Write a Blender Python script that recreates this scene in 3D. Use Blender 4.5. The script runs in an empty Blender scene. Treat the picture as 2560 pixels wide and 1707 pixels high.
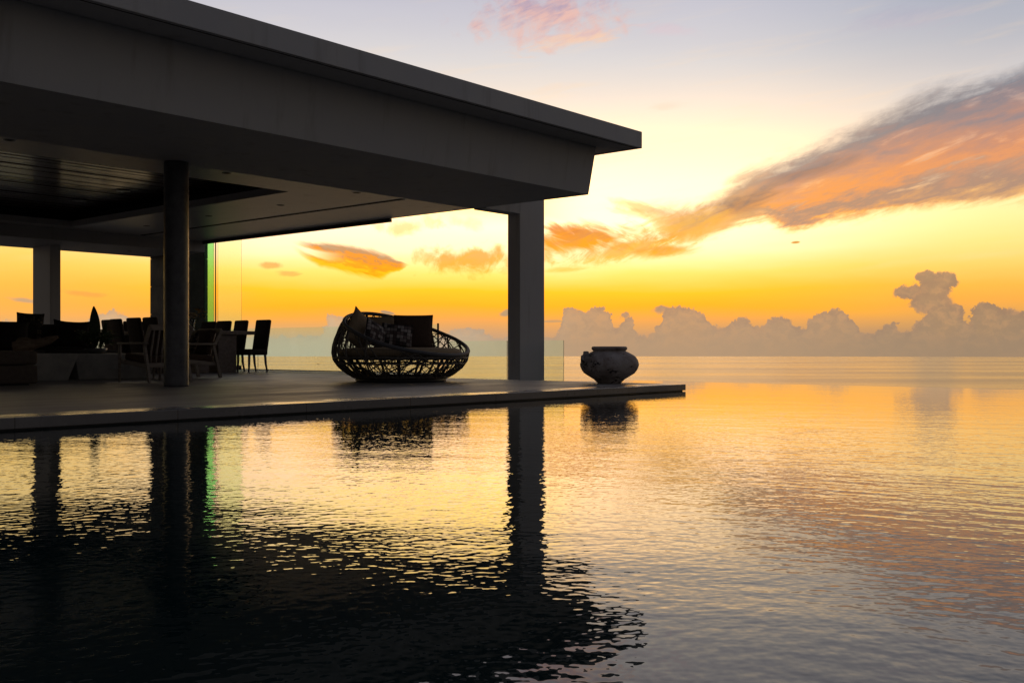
import bpy, bmesh, math, random
from mathutils import Vector, Matrix, Euler
from math import radians as R, sin, cos, pi, atan, atan2, degrees, sqrt, hypot

random.seed(7)
SC = bpy.context.scene
COL = SC.collection
HEAD = 40.6                                   # camera heading, degrees from +X

# ------------------------------------------------------------------ helpers
def srgb(r, g, b):
    f = lambda c: (c/255/12.92) if c/255 <= .04045 else ((c/255+.055)/1.055)**2.4
    return (f(r), f(g), f(b), 1.0)

class MB:
    """collects shapes that become ONE mesh"""
    def __init__(s): s.v = []; s.f = []; s.sm = []
    def add(s, vs, fs, smooth=False):
        o = len(s.v); s.v += [tuple(v) for v in vs]
        s.f += [tuple(i+o for i in f) for f in fs]; s.sm += [smooth]*len(fs); return s
    def box(s, x0, x1, y0, y1, z0, z1):
        return s.add([(x0,y0,z0),(x1,y0,z0),(x1,y1,z0),(x0,y1,z0),(x0,y0,z1),(x1,y0,z1),(x1,y1,z1),(x0,y1,z1)],
              [(0,3,2,1),(4,5,6,7),(0,1,5,4),(1,2,6,5),(2,3,7,6),(3,0,4,7)])
    def frus(s, b, t, z0, z1):
        return s.add([(b[0],b[2],z0),(b[1],b[2],z0),(b[1],b[3],z0),(b[0],b[3],z0),(t[0],t[2],z1),(t[1],t[2],z1),(t[1],t[3],z1),(t[0],t[3],z1)],
              [(0,3,2,1),(4,5,6,7),(0,1,5,4),(1,2,6,5),(2,3,7,6),(3,0,4,7)])
    def rbox(s, x0, x1, y0, y1, z0, z1, r=.02, seg=3, M=None):
        bm = bmesh.new(); bmesh.ops.create_cube(bm, size=1)
        for v in bm.verts:
            v.co = ((x0+x1)/2+v.co.x*(x1-x0), (y0+y1)/2+v.co.y*(y1-y0), (z0+z1)/2+v.co.z*(z1-z0))
        bmesh.ops.bevel(bm, geom=bm.edges[:], offset=r, segments=seg, profile=.5, affect='EDGES')
        if M is not None: bm.transform(M)
        bm.verts.index_update()
        s.add([v.co[:] for v in bm.verts], [[v.index for v in f.verts] for f in bm.faces], True); bm.free(); return s
    def prism(s, poly, z0, z1):
        n = len(poly)
        return s.add([(x,y,z0) for x,y in poly]+[(x,y,z1) for x,y in poly],
              [tuple(range(n-1,-1,-1)), tuple(range(n,2*n))]+[(i,(i+1)%n,n+(i+1)%n,n+i) for i in range(n)])
    def lathe(s, prof, seg=48, c=(0,0,0), closed_ends=True, wob=None):
        vs = []; fs = []
        for (r, z) in prof:
            for k in range(seg):
                a = 2*pi*k/seg
                rr = r*(1+(wob(a, z) if wob else 0))
                vs.append((c[0]+rr*cos(a), c[1]+rr*sin(a), c[2]+z))
        for i in range(len(prof)-1):
            for k in range(seg):
                k2 = (k+1) % seg
                fs.append((i*seg+k, i*seg+k2, (i+1)*seg+k2, (i+1)*seg+k))
        s.add(vs, fs, True)
        if closed_ends:
            o = len(s.v)-len(vs)
            s.f.append(tuple(o+k for k in range(seg-1,-1,-1))); s.sm.append(False)
            s.f.append(tuple(o+(len(prof)-1)*seg+k for k in range(seg))); s.sm.append(False)
        return s
    def tube(s, pts, r, sides=6, smooth=True, caps=True):
        pts = [Vector(p) for p in pts]; n = len(pts)
        rr = r if isinstance(r, (list, tuple)) else [r]*n
        vs = []; up = None
        for i, p in enumerate(pts):
            t = (pts[min(i+1,n-1)]-pts[max(i-1,0)])
            if t.length < 1e-9: t = Vector((0,0,1))
            t.normalize()
            if up is None:
                up = Vector((0,0,1)) if abs(t.z) < .9 else Vector((1,0,0))
            a = t.cross(up)
            if a.length < 1e-6: a = t.orthogonal()
            a.normalize(); b = a.cross(t).normalized(); up = b
            for k in range(sides):
                g = 2*pi*k/sides
                vs.append(p+(a*cos(g)+b*sin(g))*rr[i])
        fs = []
        for i in range(n-1):
            for k in range(sides):
                k2 = (k+1) % sides
                fs.append((i*sides+k, i*sides+k2, (i+1)*sides+k2, (i+1)*sides+k))
        if caps:
            fs.append(tuple(range(sides-1,-1,-1))); fs.append(tuple((n-1)*sides+k for k in range(sides)))
        return s.add(vs, fs, smooth)
    def beam(s, p0, p1, w, h, roll=Vector((0,0,1))):
        """rectangular bar from p0 to p1: w across, h along 'roll'"""
        p0, p1 = Vector(p0), Vector(p1); t = (p1-p0).normalized()
        a = t.cross(roll).normalized(); b = a.cross(t).normalized()
        vs = []
        for p in (p0, p1):
            for sx, sy in ((-1,-1),(1,-1),(1,1),(-1,1)):
                vs.append(p+a*sx*w/2+b*sy*h/2)
        return s.add(vs, [(0,1,2,3),(7,6,5,4),(0,4,5,1),(1,5,6,2),(2,6,7,3),(3,7,4,0)])
    def build(s, name, mat, parent=None, org=(0,0,0), loc=None, bevel=0):
        me = bpy.data.meshes.new(name)
        me.from_pydata([(v[0]-org[0], v[1]-org[1], v[2]-org[2]) for v in s.v], [], s.f)
        me.polygons.foreach_set('use_smooth', s.sm); me.update()
        bm = bmesh.new(); bm.from_mesh(me); bmesh.ops.recalc_face_normals(bm, faces=bm.faces[:]); bm.to_mesh(me); bm.free()
        o = bpy.data.objects.new(name, me); COL.objects.link(o)
        if mat: me.materials.append(mat)
        if parent: o.parent = parent
        if loc: o.location = loc
        if bevel:
            m = o.modifiers.new('edge', 'BEVEL'); m.width = bevel; m.segments = 2; m.limit_method = 'ANGLE'
        return o

def tag(o, label=None, cat=None, group=None, kind=None):
    if label: o['label'] = label
    if cat: o['category'] = cat
    if group: o['group'] = group
    if kind: o['kind'] = kind
    return o

def thing(name, label, cat, loc=(0,0,0), rz=0, group=None):
    o = bpy.data.objects.new(name, None); o.empty_display_size = .2
    COL.objects.link(o); o.location = loc; o.rotation_euler = (0,0,R(rz))
    return tag(o, label, cat, group)

def kids(o): return [c for c in bpy.data.objects if c.parent == o]
def dup(root, loc, rz, label):
    r = root.copy(); COL.objects.link(r); r.location = loc; r.rotation_euler = (0,0,R(rz)); r['label'] = label
    for ch in kids(root):
        c = ch.copy(); COL.objects.link(c); c.parent = r
        for g in kids(ch):
            d = g.copy(); COL.objects.link(d); d.parent = c
    return r

# ------------------------------------------------------------------ node graph helper
class NG:
    def __init__(s, tree): s.t = tree; s.n = tree.nodes; s.l = tree.links
    def new(s, typ, **kw):
        n = s.n.new(typ)
        for k, v in kw.items(): setattr(n, k, v)
        return n
    def put(s, sock, v):
        if isinstance(v, bpy.types.NodeSocket): s.l.new(v, sock)
        elif v is not None: sock.default_value = v
    def m(s, op, a, b=None, c=None, clamp=False):
        n = s.new('ShaderNodeMath', operation=op, use_clamp=clamp)
        s.put(n.inputs[0], a); s.put(n.inputs[1], b)
        if c is not None: s.put(n.inputs[2], c)
        return n.outputs[0]
    def vm(s, op, a, b=None, out=0):
        n = s.new('ShaderNodeVectorMath', operation=op); s.put(n.inputs[0], a)
        if b is not None:
            s.put(n.inputs['Scale' if op == 'SCALE' else 1], b)
        return n.outputs[out]
    def comb(s, x, y, z=0.0):
        n = s.new('ShaderNodeCombineXYZ'); s.put(n.inputs[0], x); s.put(n.inputs[1], y); s.put(n.inputs[2], z); return n.outputs[0]
    def sep(s, v):
        n = s.new('ShaderNodeSeparateXYZ'); s.put(n.inputs[0], v); return n.outputs
    def ss(s, x, a, b, lo=0.0, hi=1.0):
        n = s.new('ShaderNodeMapRange', interpolation_type='SMOOTHSTEP')
        s.put(n.inputs['Value'], x); s.put(n.inputs['From Min'], a); s.put(n.inputs['From Max'], b)
        s.put(n.inputs['To Min'], lo); s.put(n.inputs['To Max'], hi); return n.outputs[0]
    def lin(s, x, a, b, lo=0.0, hi=1.0):
        n = s.new('ShaderNodeMapRange'); n.clamp = True
        s.put(n.inputs['Value'], x); s.put(n.inputs['From Min'], a); s.put(n.inputs['From Max'], b)
        s.put(n.inputs['To Min'], lo); s.put(n.inputs['To Max'], hi); return n.outputs[0]
    def noise(s, vec, scale, detail=3, rough=.5, dist=0, color=False, dim='3D'):
        n = s.new('ShaderNodeTexNoise', noise_dimensions=dim); s.put(n.inputs['Vector'], vec)
        s.put(n.inputs['Scale'], float(scale)); n.inputs['Detail'].default_value = detail
        n.inputs['Roughness'].default_value = rough; n.inputs['Distortion'].default_value = dist
        return n.outputs['Color' if color else 'Fac']
    def ramp(s, fac, stops, interp='LINEAR'):
        n = s.new('ShaderNodeValToRGB'); s.put(n.inputs[0], fac); e = n.color_ramp; e.interpolation = interp
        while len(e.elements) > 1: e.elements.remove(e.elements[-1])
        for i, (p, c) in enumerate(stops):
            k = e.elements[0] if i == 0 else e.elements.new(p)
            k.position = p; k.color = c if len(c) == 4 else (*c, 1)
        return n.outputs[0]
    def mix(s, f, a, b, blend='MIX'):
        n = s.new('ShaderNodeMix', data_type='RGBA', blend_type=blend); n.clamp_factor = True
        s.put(n.inputs[0], f); s.put(n.inputs[6], a); s.put(n.inputs[7], b); return n.outputs[2]
    def curve(s, x, pts):
        """x already in 0..1 ; pts in 0..1"""
        n = s.new('ShaderNodeFloatCurve'); cv = n.mapping.curves[0]
        pts = sorted(pts)
        cv.points[0].location = pts[0]; cv.points[1].location = pts[-1]
        for p in pts[1:-1]: cv.points.new(*p)
        for p in cv.points: p.handle_type = 'AUTO_CLAMPED'
        n.mapping.update(); s.put(n.inputs['Value'], x); n.inputs['Factor'].default_value = 1
        return n.outputs[0]

def material(name):
    m = bpy.data.materials.new(name); m.use_nodes = True
    nt = m.node_tree; nt.nodes.clear(); g = NG(nt)
    out = g.new('ShaderNodeOutputMaterial'); p = g.new('ShaderNodeBsdfPrincipled')
    nt.links.new(p.outputs[0], out.inputs[0])
    return m, g, p, out

def surf(name, c0, c1, scale=3, rough=(.6,.8), bump=.0, bscale=40, detail=5, stretch=(1,1,1), spec=.5, coord='Object'):
    """two-tone noise surface with a little relief"""
    m, g, p, out = material(name)
    tc = g.new('ShaderNodeTexCoord').outputs[coord]
    v = g.vm('MULTIPLY', tc, stretch)
    n = g.noise(v, scale, detail, .6)
    f = g.ss(n, .3, .7)
    g.put(p.inputs['Base Color'], g.mix(f, c0, c1))
    g.put(p.inputs['Roughness'], g.lin(n, .3, .7, rough[0], rough[1]))
    p.inputs['Specular IOR Level'].default_value = spec
    if bump:
        b = g.new('ShaderNodeBump'); b.inputs['Strength'].default_value = 1; b.inputs['Distance'].default_value = bump
        g.put(b.inputs['Height'], g.noise(v, bscale, 4, .6)); g.put(p.inputs['Normal'], b.outputs[0])
    return m

# ------------------------------------------------------------------ camera
cam = bpy.data.cameras.new('camera'); co = bpy.data.objects.new('camera', cam); COL.objects.link(co)
co.location = (0,0,.45); co.rotation_euler = (R(90), 0, R(HEAD-90))
cam.sensor_width = 36; cam.lens = 36.0; cam.shift_y = 19.5/2560; cam.clip_start = .05; cam.clip_end = 60000
SC.camera = co

# ------------------------------------------------------------------ sky
def D(x, y):
    """direction of a place in the sky: azimuth right of the heading, elevation (degrees)"""
    px = x*1.0884; py = y*1.0884
    a = atan((px-1280)/2560); return degrees(a), degrees(atan((873-py)/2560*cos(a)))

def make_world():
    w = bpy.data.worlds.new('World'); SC.world = w; w.use_nodes = True
    nt = w.node_tree; nt.nodes.clear(); g = NG(nt)
    d = g.new('ShaderNodeTexCoord').outputs['Generated']
    a = R(HEAD)
    fw = g.vm('DOT_PRODUCT', d, (cos(a), sin(a), 0), 1); rt = g.vm('DOT_PRODUCT', d, (sin(a), -cos(a), 0), 1)
    z = g.sep(d)[2]
    DEG = 180/pi
    az = g.m('MULTIPLY', g.m('ARCTAN2', rt, fw), DEG)
    el = g.m('MULTIPLY', g.m('ARCSINE', z), DEG)
    aab = g.m('ABSOLUTE', az)
    # slow unevenness of the clear sky
    wob = g.noise(g.comb(g.m('MULTIPLY', az, .06), g.m('MULTIPLY', el, .35)), 1.0, 4, .55)
    elw = g.m('ADD', el, g.m('MULTIPLY', g.m('SUBTRACT', wob, .5), 1.6))
    t = g.m('POWER', g.m('DIVIDE', g.m('ADD', elw, 1.0), 91.0, clamp=True), .5)
    def stops(l): return [(sqrt(max(0,(e+1)/91.0)), srgb(*c)) for e, c in l]
    hi = [(30,(142,136,142)),(50,(104,106,122)),(88,(80,88,110))]
    cen = stops([(-.8,(196,152,112)),(.6,(228,166,108)),(1.6,(246,174,84)),(2.4,(254,186,42)),(3.2,(255,200,46)),(4.2,(255,219,122)),(5.4,(255,231,206)),(6.9,(255,244,228)),(9,(255,249,226)),(10.8,(252,237,216)),(13.2,(233,225,219)),(15.5,(215,214,218)),(18.8,(200,198,209))]+hi)
    lef = stops([(-.8,(200,160,130)),(.6,(222,172,130)),(1.6,(246,180,98)),(2.4,(252,185,82)),(3.2,(255,192,80)),(4.2,(252,204,96)),(5.4,(246,214,124)),(6.9,(242,220,150)),(9,(245,226,178)),(12,(232,220,190)),(18.8,(188,188,200))]+hi)
    rig = stops([(-.8,(175,136,100)),(.6,(196,150,106)),(1.6,(226,168,92)),(2.4,(238,178,78)),(3.2,(246,188,80)),(4.2,(255,206,108)),(5.4,(255,221,138)),(6.9,(255,232,168)),(9,(250,232,202)),(10.8,(234,222,206)),(13.2,(206,204,208)),(15.5,(186,188,198)),(18.8,(160,168,187))]+hi)
    bak = stops([(-.8,(72,68,66)),(6,(84,79,77)),(20,(82,80,82)),(45,(79,81,90)),(88,(80,88,110))])
    cC, cL, cR, cB = (g.ramp(t, s) for s in (cen, lef, rig, bak))
    col = g.mix(g.ss(az, -12, -26), cC, cL)
    col = g.mix(g.ss(az, 9, 27), col, cR)
    # faint horizontal cirrus veil
    veil = g.noise(g.comb(g.m('MULTIPLY', az, .09), g.m('MULTIPLY', g.m('SUBTRACT', el, g.m('MULTIPLY', az, .12)), .8)), 1.0, 6, .62)
    vf = g.m('MULTIPLY', g.ss(veil, .5, .75), g.m('MULTIPLY', g.ss(el, 2.0, 5.0), g.ss(el, 24, 14)))
    col = g.mix(g.m('MULTIPLY', vf, .22), col, srgb(255,222,178))

    # the veiled sun: far brighter than the picture can show
    da = g.m('DIVIDE', g.m('SUBTRACT', az, .5), 16.0); de = g.m('DIVIDE', g.m('SUBTRACT', el, 8.0), 3.1)
    glow = g.m('EXPONENT', g.m('MULTIPLY', g.m('ADD', g.m('MULTIPLY', da, da), g.m('MULTIPLY', de, de)), -1.0))
    warm = g.m('MULTIPLY', g.m('MULTIPLY', g.ss(aab, 46, 10), g.ss(el, 1.0, 3.5)), g.ss(el, 19, 8))
    open_ = g.m('MAXIMUM', g.ss(az, -1.0, 5.0), g.ss(el, 8.5, 6.5))
    gb = g.lin(open_, 0, 1, -.4, .2); wg = g.m('MULTIPLY', g.ss(el, 1.8, 6.0), .22)
    gain = g.vm('ADD', g.vm('SCALE', g.comb(1.35, .68, gb), glow), g.vm('ADD', (1,1,1), g.vm('SCALE', g.comb(.45, wg, -.06), warm)))
    col = g.vm('MULTIPLY', col, gain)

    # ---- wind-blown cirrus: streak coordinates
    def streak(ang, sx, sy, seed, detail=6, rough=.6, dist=.5):
        ca, sa = cos(R(ang)), sin(R(ang))
        u = g.m('ADD', g.m('MULTIPLY', az, ca), g.m('MULTIPLY', el, sa))
        v = g.m('SUBTRACT', g.m('MULTIPLY', el, ca), g.m('MULTIPLY', az, sa))
        return g.noise(g.comb(g.m('MULTIPLY', u, sx), g.m('MULTIPLY', v, sy), seed), 1.0, detail, rough, dist)
    n1 = streak(14, .30, 1.5, 3.1); n2 = streak(20, .8, 3.2, 8.7); n3 = streak(-24, .45, 1.6, 5.2, 7, .62, .8)
    n4 = streak(8, .5, 2.2, 12.9); n5 = g.noise(g.comb(az, el, 4.4), .9, 7, .6, .3)

    n6 = g.m('ADD', g.m('MULTIPLY', streak(30, .75, 1.9, 31.7, 7, .64, 1.2), .6), g.m('MULTIPLY', g.noise(g.comb(az, el, 14.2), 1.5, 7, .66, .4), .4))

    def blob(c, x, y, rx, ry, rot, lo, hi_, op, n=None, k=1.1, soft=.9, tcol=.5):
        """a cloud shred: centre and half sizes in the photograph's degrees"""
        A, E = D(x, y); rx, ry = rx/41.05, ry/41.05
        ca, sa = cos(R(rot)), sin(R(rot))
        dx = g.m('SUBTRACT', az, A); dy = g.m('SUBTRACT', el, E)
        u = g.m('DIVIDE', g.m('ADD', g.m('MULTIPLY', dx, ca), g.m('MULTIPLY', dy, sa)), rx)
        v = g.m('DIVIDE', g.m('SUBTRACT', g.m('MULTIPLY', dy, ca), g.m('MULTIPLY', dx, sa)), ry)
        r = g.m('SQRT', g.m('ADD', g.m('MULTIPLY', u, u), g.m('MULTIPLY', v, v)))
        nn = n1 if n is None else n
        r = g.m('ADD', r, g.m('MULTIPLY', g.m('SUBTRACT', nn, .5), k*2))
        al = g.m('MULTIPLY', g.ss(r, 1.05, 1.05-soft), op)
        tone = g.ss(g.m('ADD', v, g.m('MULTIPLY', g.m('SUBTRACT', n2, .5), 3.0)), -.6, .8)
        return g.mix(al, c, g.mix(tone, srgb(*lo), srgb(*hi_)))
    OR, GR = (255,168,30), (188,146,110)
    # pink puff high up
    col = blob(col, 1260, 30, 200, 78, 4, (236,190,178), (186,164,182), .95, n5, 1.3, 1.0)
    col = blob(col, 1310, 88, 170, 26, 8, (252,206,172), (228,188,184), .75, n4, 1.3, 1.0)
    col = blob(col, 1530, 68, 90, 16, -6, (226,200,206), (218,196,204), .45, n4, 1.2, 1.0)
    col = blob(col, 2080, 45, 150, 36, 0, (196,184,196), (178,174,192), .4, n4, 1.2, 1.0)
    col = blob(col, 1525, 245, 60, 12, 4, (255,226,196), (250,222,200), .5, n4, 1.0, 1.0)
    col = blob(col, 1270, 205, 120, 14, 6, (255,228,196), (252,224,200), .4, n4, 1.2, 1.0)
    # scraps either side of the big pillar
    col = blob(col, 1335, 550, 175, 46, 2, (255,166,16), (228,146,70), .97, n3, .95, .8)
    col = blob(col, 1290, 535, 60, 26, 0, (255,160,50), (230,140,70), .8, n3, .9, .8)
    col = blob(col, 1450, 572, 190, 30, 12, (255,186,40), (240,168,70), .85, n6, 1.3, .9)
    col = blob(col, 1535, 578, 95, 18, 6, (255,180,34), (238,164,70), .9, n1, .9, .8)
    col = blob(col, 1590, 520, 120, 46, 22, (255,180,44), (236,162,80), .85, n6, 1.2, .9)
    col = blob(col, 1480, 478, 110, 16, -14, (252,200,110), (236,182,116), .7, n3, 1.0, .9)
    col = blob(col, 1300, 618, 60, 10, 0, (255,200,70), (255,206,96), .6, n4, 1.2, .9)
    col = blob(col, 1100, 598, 165, 36, 2, (255,178,40), (250,176,76), .9, n5, 1.3, .8)
    col = blob(col, 980, 590, 50, 24, -10, (255,196,90), (248,186,100), .6, n5, 1.6, .9)
    col = blob(col, 930, 520, 90, 20, 6, (255,206,120), (252,206,140), .7, n5, 1.3, .9)
    col = blob(col, 1070, 512, 60, 18, 0, (255,222,150), (255,222,160), .5, n5, 1.3, .9)
    col = blob(col, 625, 610, 28, 9, 0, (252,180,90), (240,170,96), .8, n5, .8, .7)
    col = blob(col, 660, 628, 36, 8, -6, (252,186,90), (244,176,96), .7, n4, 1.0, .8)
    col = blob(col, 200, 675, 60, 8, -4, (240,160,80), (236,158,86), .5, n4, 1.0, .8)
    # the leaf-shaped orange cloud on the left
    A0, E0 = D(670, 560)
    q = g.m('DIVIDE', g.m('SUBTRACT', az, A0), D(936, 605)[0]-A0)
    qc = g.m('MINIMUM', g.m('MAXIMUM', q, 0.0), 1.0)
    mt = lambda pts: [(((x-670)/266), (640-y)/100) for x, y in pts]
    topD = g.curve(qc, mt([(670,556),(720,562),(780,567),(840,575),(890,590),(936,606)]))
    botD = g.curve(qc, mt([(670,570),(720,602),(780,618),(830,628),(862,636),(900,624),(936,610)]))
    yy = g.m('DIVIDE', g.m('SUBTRACT', el, D(800, 640)[1]), D(800, 540)[1]-D(800, 640)[1])
    yy = g.m('ADD', yy, g.m('MULTIPLY', g.m('SUBTRACT', n3, .5), .2))
    vD = g.m('DIVIDE', g.m('SUBTRACT', yy, botD), g.m('MAXIMUM', g.m('SUBTRACT', topD, botD), .02))
    wd = g.m('MULTIPLY', g.ss(vD, -.22, .06), g.ss(vD, 1.22, .98))
    wd = g.m('MULTIPLY', wd, g.m('MULTIPLY', g.ss(q, -.02, .22), g.ss(q, 1.03, .93)))
    # notch between the two feathers at the left end
    notch = g.m('MULTIPLY', g.ss(g.m('ABSOLUTE', g.m('SUBTRACT', vD, .5)), .30, .1), g.ss(q, .5, .1))
    wd = g.m('MULTIPLY', wd, g.m('SUBTRACT', 1.0, notch))
    nD = streak(-10, .9, 2.8, 21.3, 6, .62, 1.0)
    tD = g.m('ADD', g.m('SUBTRACT', vD, .1), g.m('MULTIPLY', g.m('SUBTRACT', nD, .5), 1.3))
    cD = g.ramp(tD, [(0,srgb(255,198,10)),(.16,srgb(255,170,6)),(.36,srgb(255,158,18)),(.46,srgb(216,140,72)),(.56,srgb(255,156,22)),(.72,srgb(248,152,44)),(.84,srgb(205,146,92)),(1,srgb(196,160,120))])
    col = g.mix(g.m('MULTIPLY', wd, .95), col, cD)

    # ---- the big band on the right
    X0, X1 = 1380, 2560
    top = [(1380,497),(1450,484),(1520,476),(1590,474),(1640,455),(1700,402),(1780,372),(1850,345),(1950,300),(2050,255),(2130,215),(2200,200),(2270,185),(2352,155),(2560,70)]
    bot = [(1380,505),(1450,500),(1520,540),(1590,556),(1640,543),(1750,522),(1820,540),(1870,528),(1950,512),(2050,497),(2150,484),(2250,474),(2352,466),(2560,430)]
    a0, a1 = D(X0, 400)[0], D(X1, 400)[0]
    qa = g.m('DIVIDE', g.m('SUBTRACT', az, a0), a1-a0)
    qcl = g.m('MINIMUM', g.m('MAXIMUM', qa, 0.0), 1.0)
    cv = lambda pts: [((D(x,y)[0]-a0)/(a1-a0), D(x,y)[1]/24) for x, y in pts]
    tA = g.m('MULTIPLY', g.curve(qcl, cv(top)), 24.0); bA = g.m('MULTIPLY', g.curve(qcl, cv(bot)), 24.0)
    fz = g.m('ADD', g.m('MULTIPLY', g.m('SUBTRACT', n1, .5), 2.0), g.m('MULTIPLY', g.m('SUBTRACT', n6, .5), 1.3))
    hgt = g.m('MAXIMUM', g.m('SUBTRACT', tA, bA), .15)
    va = g.m('DIVIDE', g.m('SUBTRACT', g.m('ADD', el, g.m('MULTIPLY', fz, .75)), bA), hgt)
    ea = g.m('DIVIDE', .62, hgt)
    den = g.m('MULTIPLY', g.ss(va, g.m('MULTIPLY', ea, -.3), ea), g.ss(va, g.m('ADD', 1.0, g.m('MULTIPLY', ea, 1.0)), g.m('SUBTRACT', 1.0, g.m('MULTIPLY', ea, 1.3))))
    den = g.m('MULTIPLY', den, g.m('MULTIPLY', g.ss(qa, -.02, .16), g.ss(qa, 1.6, 1.0)))
    thin = g.ss(n1, .26, .46, .75, 1.0)
    den = g.m('MULTIPLY', den, g.m('MULTIPLY', thin, g.ss(qa, .0, .3, .65, .93)))
    vt = g.m('ADD', va, g.m('MULTIPLY', g.m('SUBTRACT', n2, .5), .2))
    vt = g.m('ADD', vt, g.m('MULTIPLY', g.m('SUBTRACT', n1, .5), .36))
    cA = g.ramp(vt, [(0,srgb(255,184,60)),(.08,srgb(253,164,58)),(.16,srgb(206,146,106)),(.23,srgb(172,134,112)),(.3,srgb(214,146,100)),(.38,srgb(252,156,66)),(.5,srgb(238,156,92)),(.64,srgb(206,144,112)),(.78,srgb(172,136,122)),(.9,srgb(150,136,132)),(1,srgb(176,160,150))])
    cA2 = g.ramp(vt, [(0,srgb(250,184,92)),(.1,srgb(214,160,112)),(.2,srgb(170,134,116)),(.3,srgb(196,142,112)),(.4,srgb(232,150,96)),(.5,srgb(206,140,108)),(.64,srgb(184,136,120)),(.8,srgb(150,130,132)),(.92,srgb(124,124,134)),(1,srgb(140,142,152))])
    cA = g.mix(g.ss(az, 15, 26), cA, cA2)
    cA = g.mix(g.ss(az, 15.5, 10.0), cA, g.mix(g.ss(vt, .3, .85), srgb(255,186,84), srgb(196,158,118)))
    col = g.mix(den, col, cA)
    col = blob(col, 1715, 466, 105, 26, 15, (196,142,100), (138,122,114), .85, n1, 1.2, .9)
    col = blob(col, 1870, 392, 130, 20, 14, (176,134,110), (142,126,120), .75, n1, 1.3, .9)
    col = blob(col, 1560, 505, 120, 24, 10, (255,190,86), (238,176,104), .6, n2, 1.5, .9)
    col = blob(col, 1460, 490, 70, 12, -12, (250,196,110), (240,190,120), .5, n3, 1.1, .9)
    col = blob(col, 1828, 557, 12, 3.5, 4, (214,150,50), (206,146,60), .9, n4, .4, .6)
    col = blob(col, 890, 718, 20, 5, -10, (176,150,120), (172,150,124), .9, n5, .7, .6)
    col = blob(col, 1162, 720, 22, 9, 16, (176,152,122), (180,156,120), .9, n5, .9, .6)
    col = blob(col, 1270, 738, 40, 4, 0, (200,160,112), (198,158,112), .8, n4, .8, .7)
    col = blob(col, 60, 690, 40, 6, -6, (196,166,132), (196,166,130), .8, n4, .8, .7)

    # ---- far cumulus along the horizon
    wv = g.noise(g.comb(az, el, 1.7), 1.15, 2, .5, 0, True); wf = g.noise(g.comb(az, el, 6.1), 3.0, 6, .72, 0, True)
    ws, wg = g.sep(wv), g.sep(wf)
    azw = g.m('ADD', az, g.m('ADD', g.m('MULTIPLY', g.m('SUBTRACT', ws[0], .5), .9), g.m('MULTIPLY', g.m('SUBTRACT', wg[0], .5), .75)))
    elc = g.m('ADD', el, g.m('ADD', g.m('MULTIPLY', g.m('SUBTRACT', ws[1], .5), .5), g.m('MULTIPLY', g.m('SUBTRACT', wg[1], .5), .62)))
    tops = [(-60,770),(0,742),(30,734),(60,740),(75,752),(140,748),(200,740),(222,722),(262,712),(285,716),(310,736),(380,745),(560,770),(640,772),(720,768),(745,752),(760,722),(785,722),(805,748),(830,770),(900,780),(1000,768),(1050,752),(1080,748),(1110,766),(1160,772),(1210,765),(1255,770),(1284,758),(1296,720),(1314,704),(1336,705),(1350,712),(1368,700),(1392,706),(1408,735),(1424,752),(1432,724),(1444,722),(1456,748),(1480,768),(1505,758),(1518,726),(1545,706),(1580,702),(1610,710),(1632,735),(1665,752),(1695,730),(1716,730),(1738,752),(1760,742),(1786,722),(1808,724),(1838,752),(1862,728),(1892,712),(1926,708),(1950,722),(1968,748),(2000,764),(2030,742),(2055,738),(2078,758),(2110,745),(2140,700),(2175,690),(2212,716),(2228,742),(2240,706),(2256,690),(2282,702),(2312,706),(2352,714),(2440,740),(2560,720)]
    ca0, ca1 = D(-60, 700)[0], D(2560, 700)[0]
    qq = g.m('DIVIDE', g.m('SUBTRACT', azw, ca0), ca1-ca0)
    tp = g.m('MULTIPLY', g.curve(g.m('MINIMUM', g.m('MAXIMUM', qq, 0.0), 1.0), [((D(x,y)[0]-ca0)/(ca1-ca0), D(x,y)[1]/4) for x, y in tops]), 4.0)
    def puffs(sc, seed):
        n = g.new('ShaderNodeTexVoronoi', feature='SMOOTH_F1'); g.put(n.inputs['Vector'], g.comb(azw, elc, seed)); n.inputs['Scale'].default_value = sc
        n.inputs['Smoothness'].default_value = .25; return g.m('SUBTRACT', .42, n.outputs['Distance'])
    dep = g.m('ADD', g.m('SUBTRACT', tp, elc), g.m('ADD', g.m('MULTIPLY', puffs(2.3, 2.3), .22), g.m('MULTIPLY', puffs(5.5, 7.7), .14)))
    def ell(x, y, rx, ry):
        A, E = D(x, y)
        u = g.m('DIVIDE', g.m('SUBTRACT', azw, A), rx/41.05); v = g.m('DIVIDE', g.m('SUBTRACT', elc, E), ry/41.05)
        r = g.m('SQRT', g.m('ADD', g.m('MULTIPLY', u, u), g.m('MULTIPLY', v, v)))
        return g.m('MULTIPLY', g.m('SUBTRACT', 1.0, r), min(rx, ry)/41.05)
    for e in ((2130,640,26,18),(2172,646,26,20),(2150,666,36,26),(2086,672,33,17),(2140,694,50,26),(2172,722,44,30),(1524,713,26,9),(1432,722,9,11)):
        dep = g.m('MAXIMUM', dep, ell(*e))
    cm = g.ss(dep, -.02, .10)
    edge = g.ss(dep, 0, .55)
    cLf = g.mix(edge, srgb(176,166,150), srgb(196,184,160)); cRt = g.mix(edge, srgb(166,140,118), srgb(180,150,120))
    cc = g.mix(g.ss(az, -6, 6), cLf, cRt)
    cc = g.mix(g.ss(az, 12, 26), cc, g.mix(edge, srgb(152,126,106), srgb(160,134,108)))
    lump = g.noise(g.comb(azw, g.m('MULTIPLY', elc, 1.3), 9.3), 1.7, 6, .62)
    cc = g.mix(g.m('MULTIPLY', g.ss(lump, .42, .66), .30), cc, srgb(224,168,116))
    cc = g.mix(g.m('MULTIPLY', g.ss(lump, .5, .3), .25), cc, srgb(150,126,106))
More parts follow.
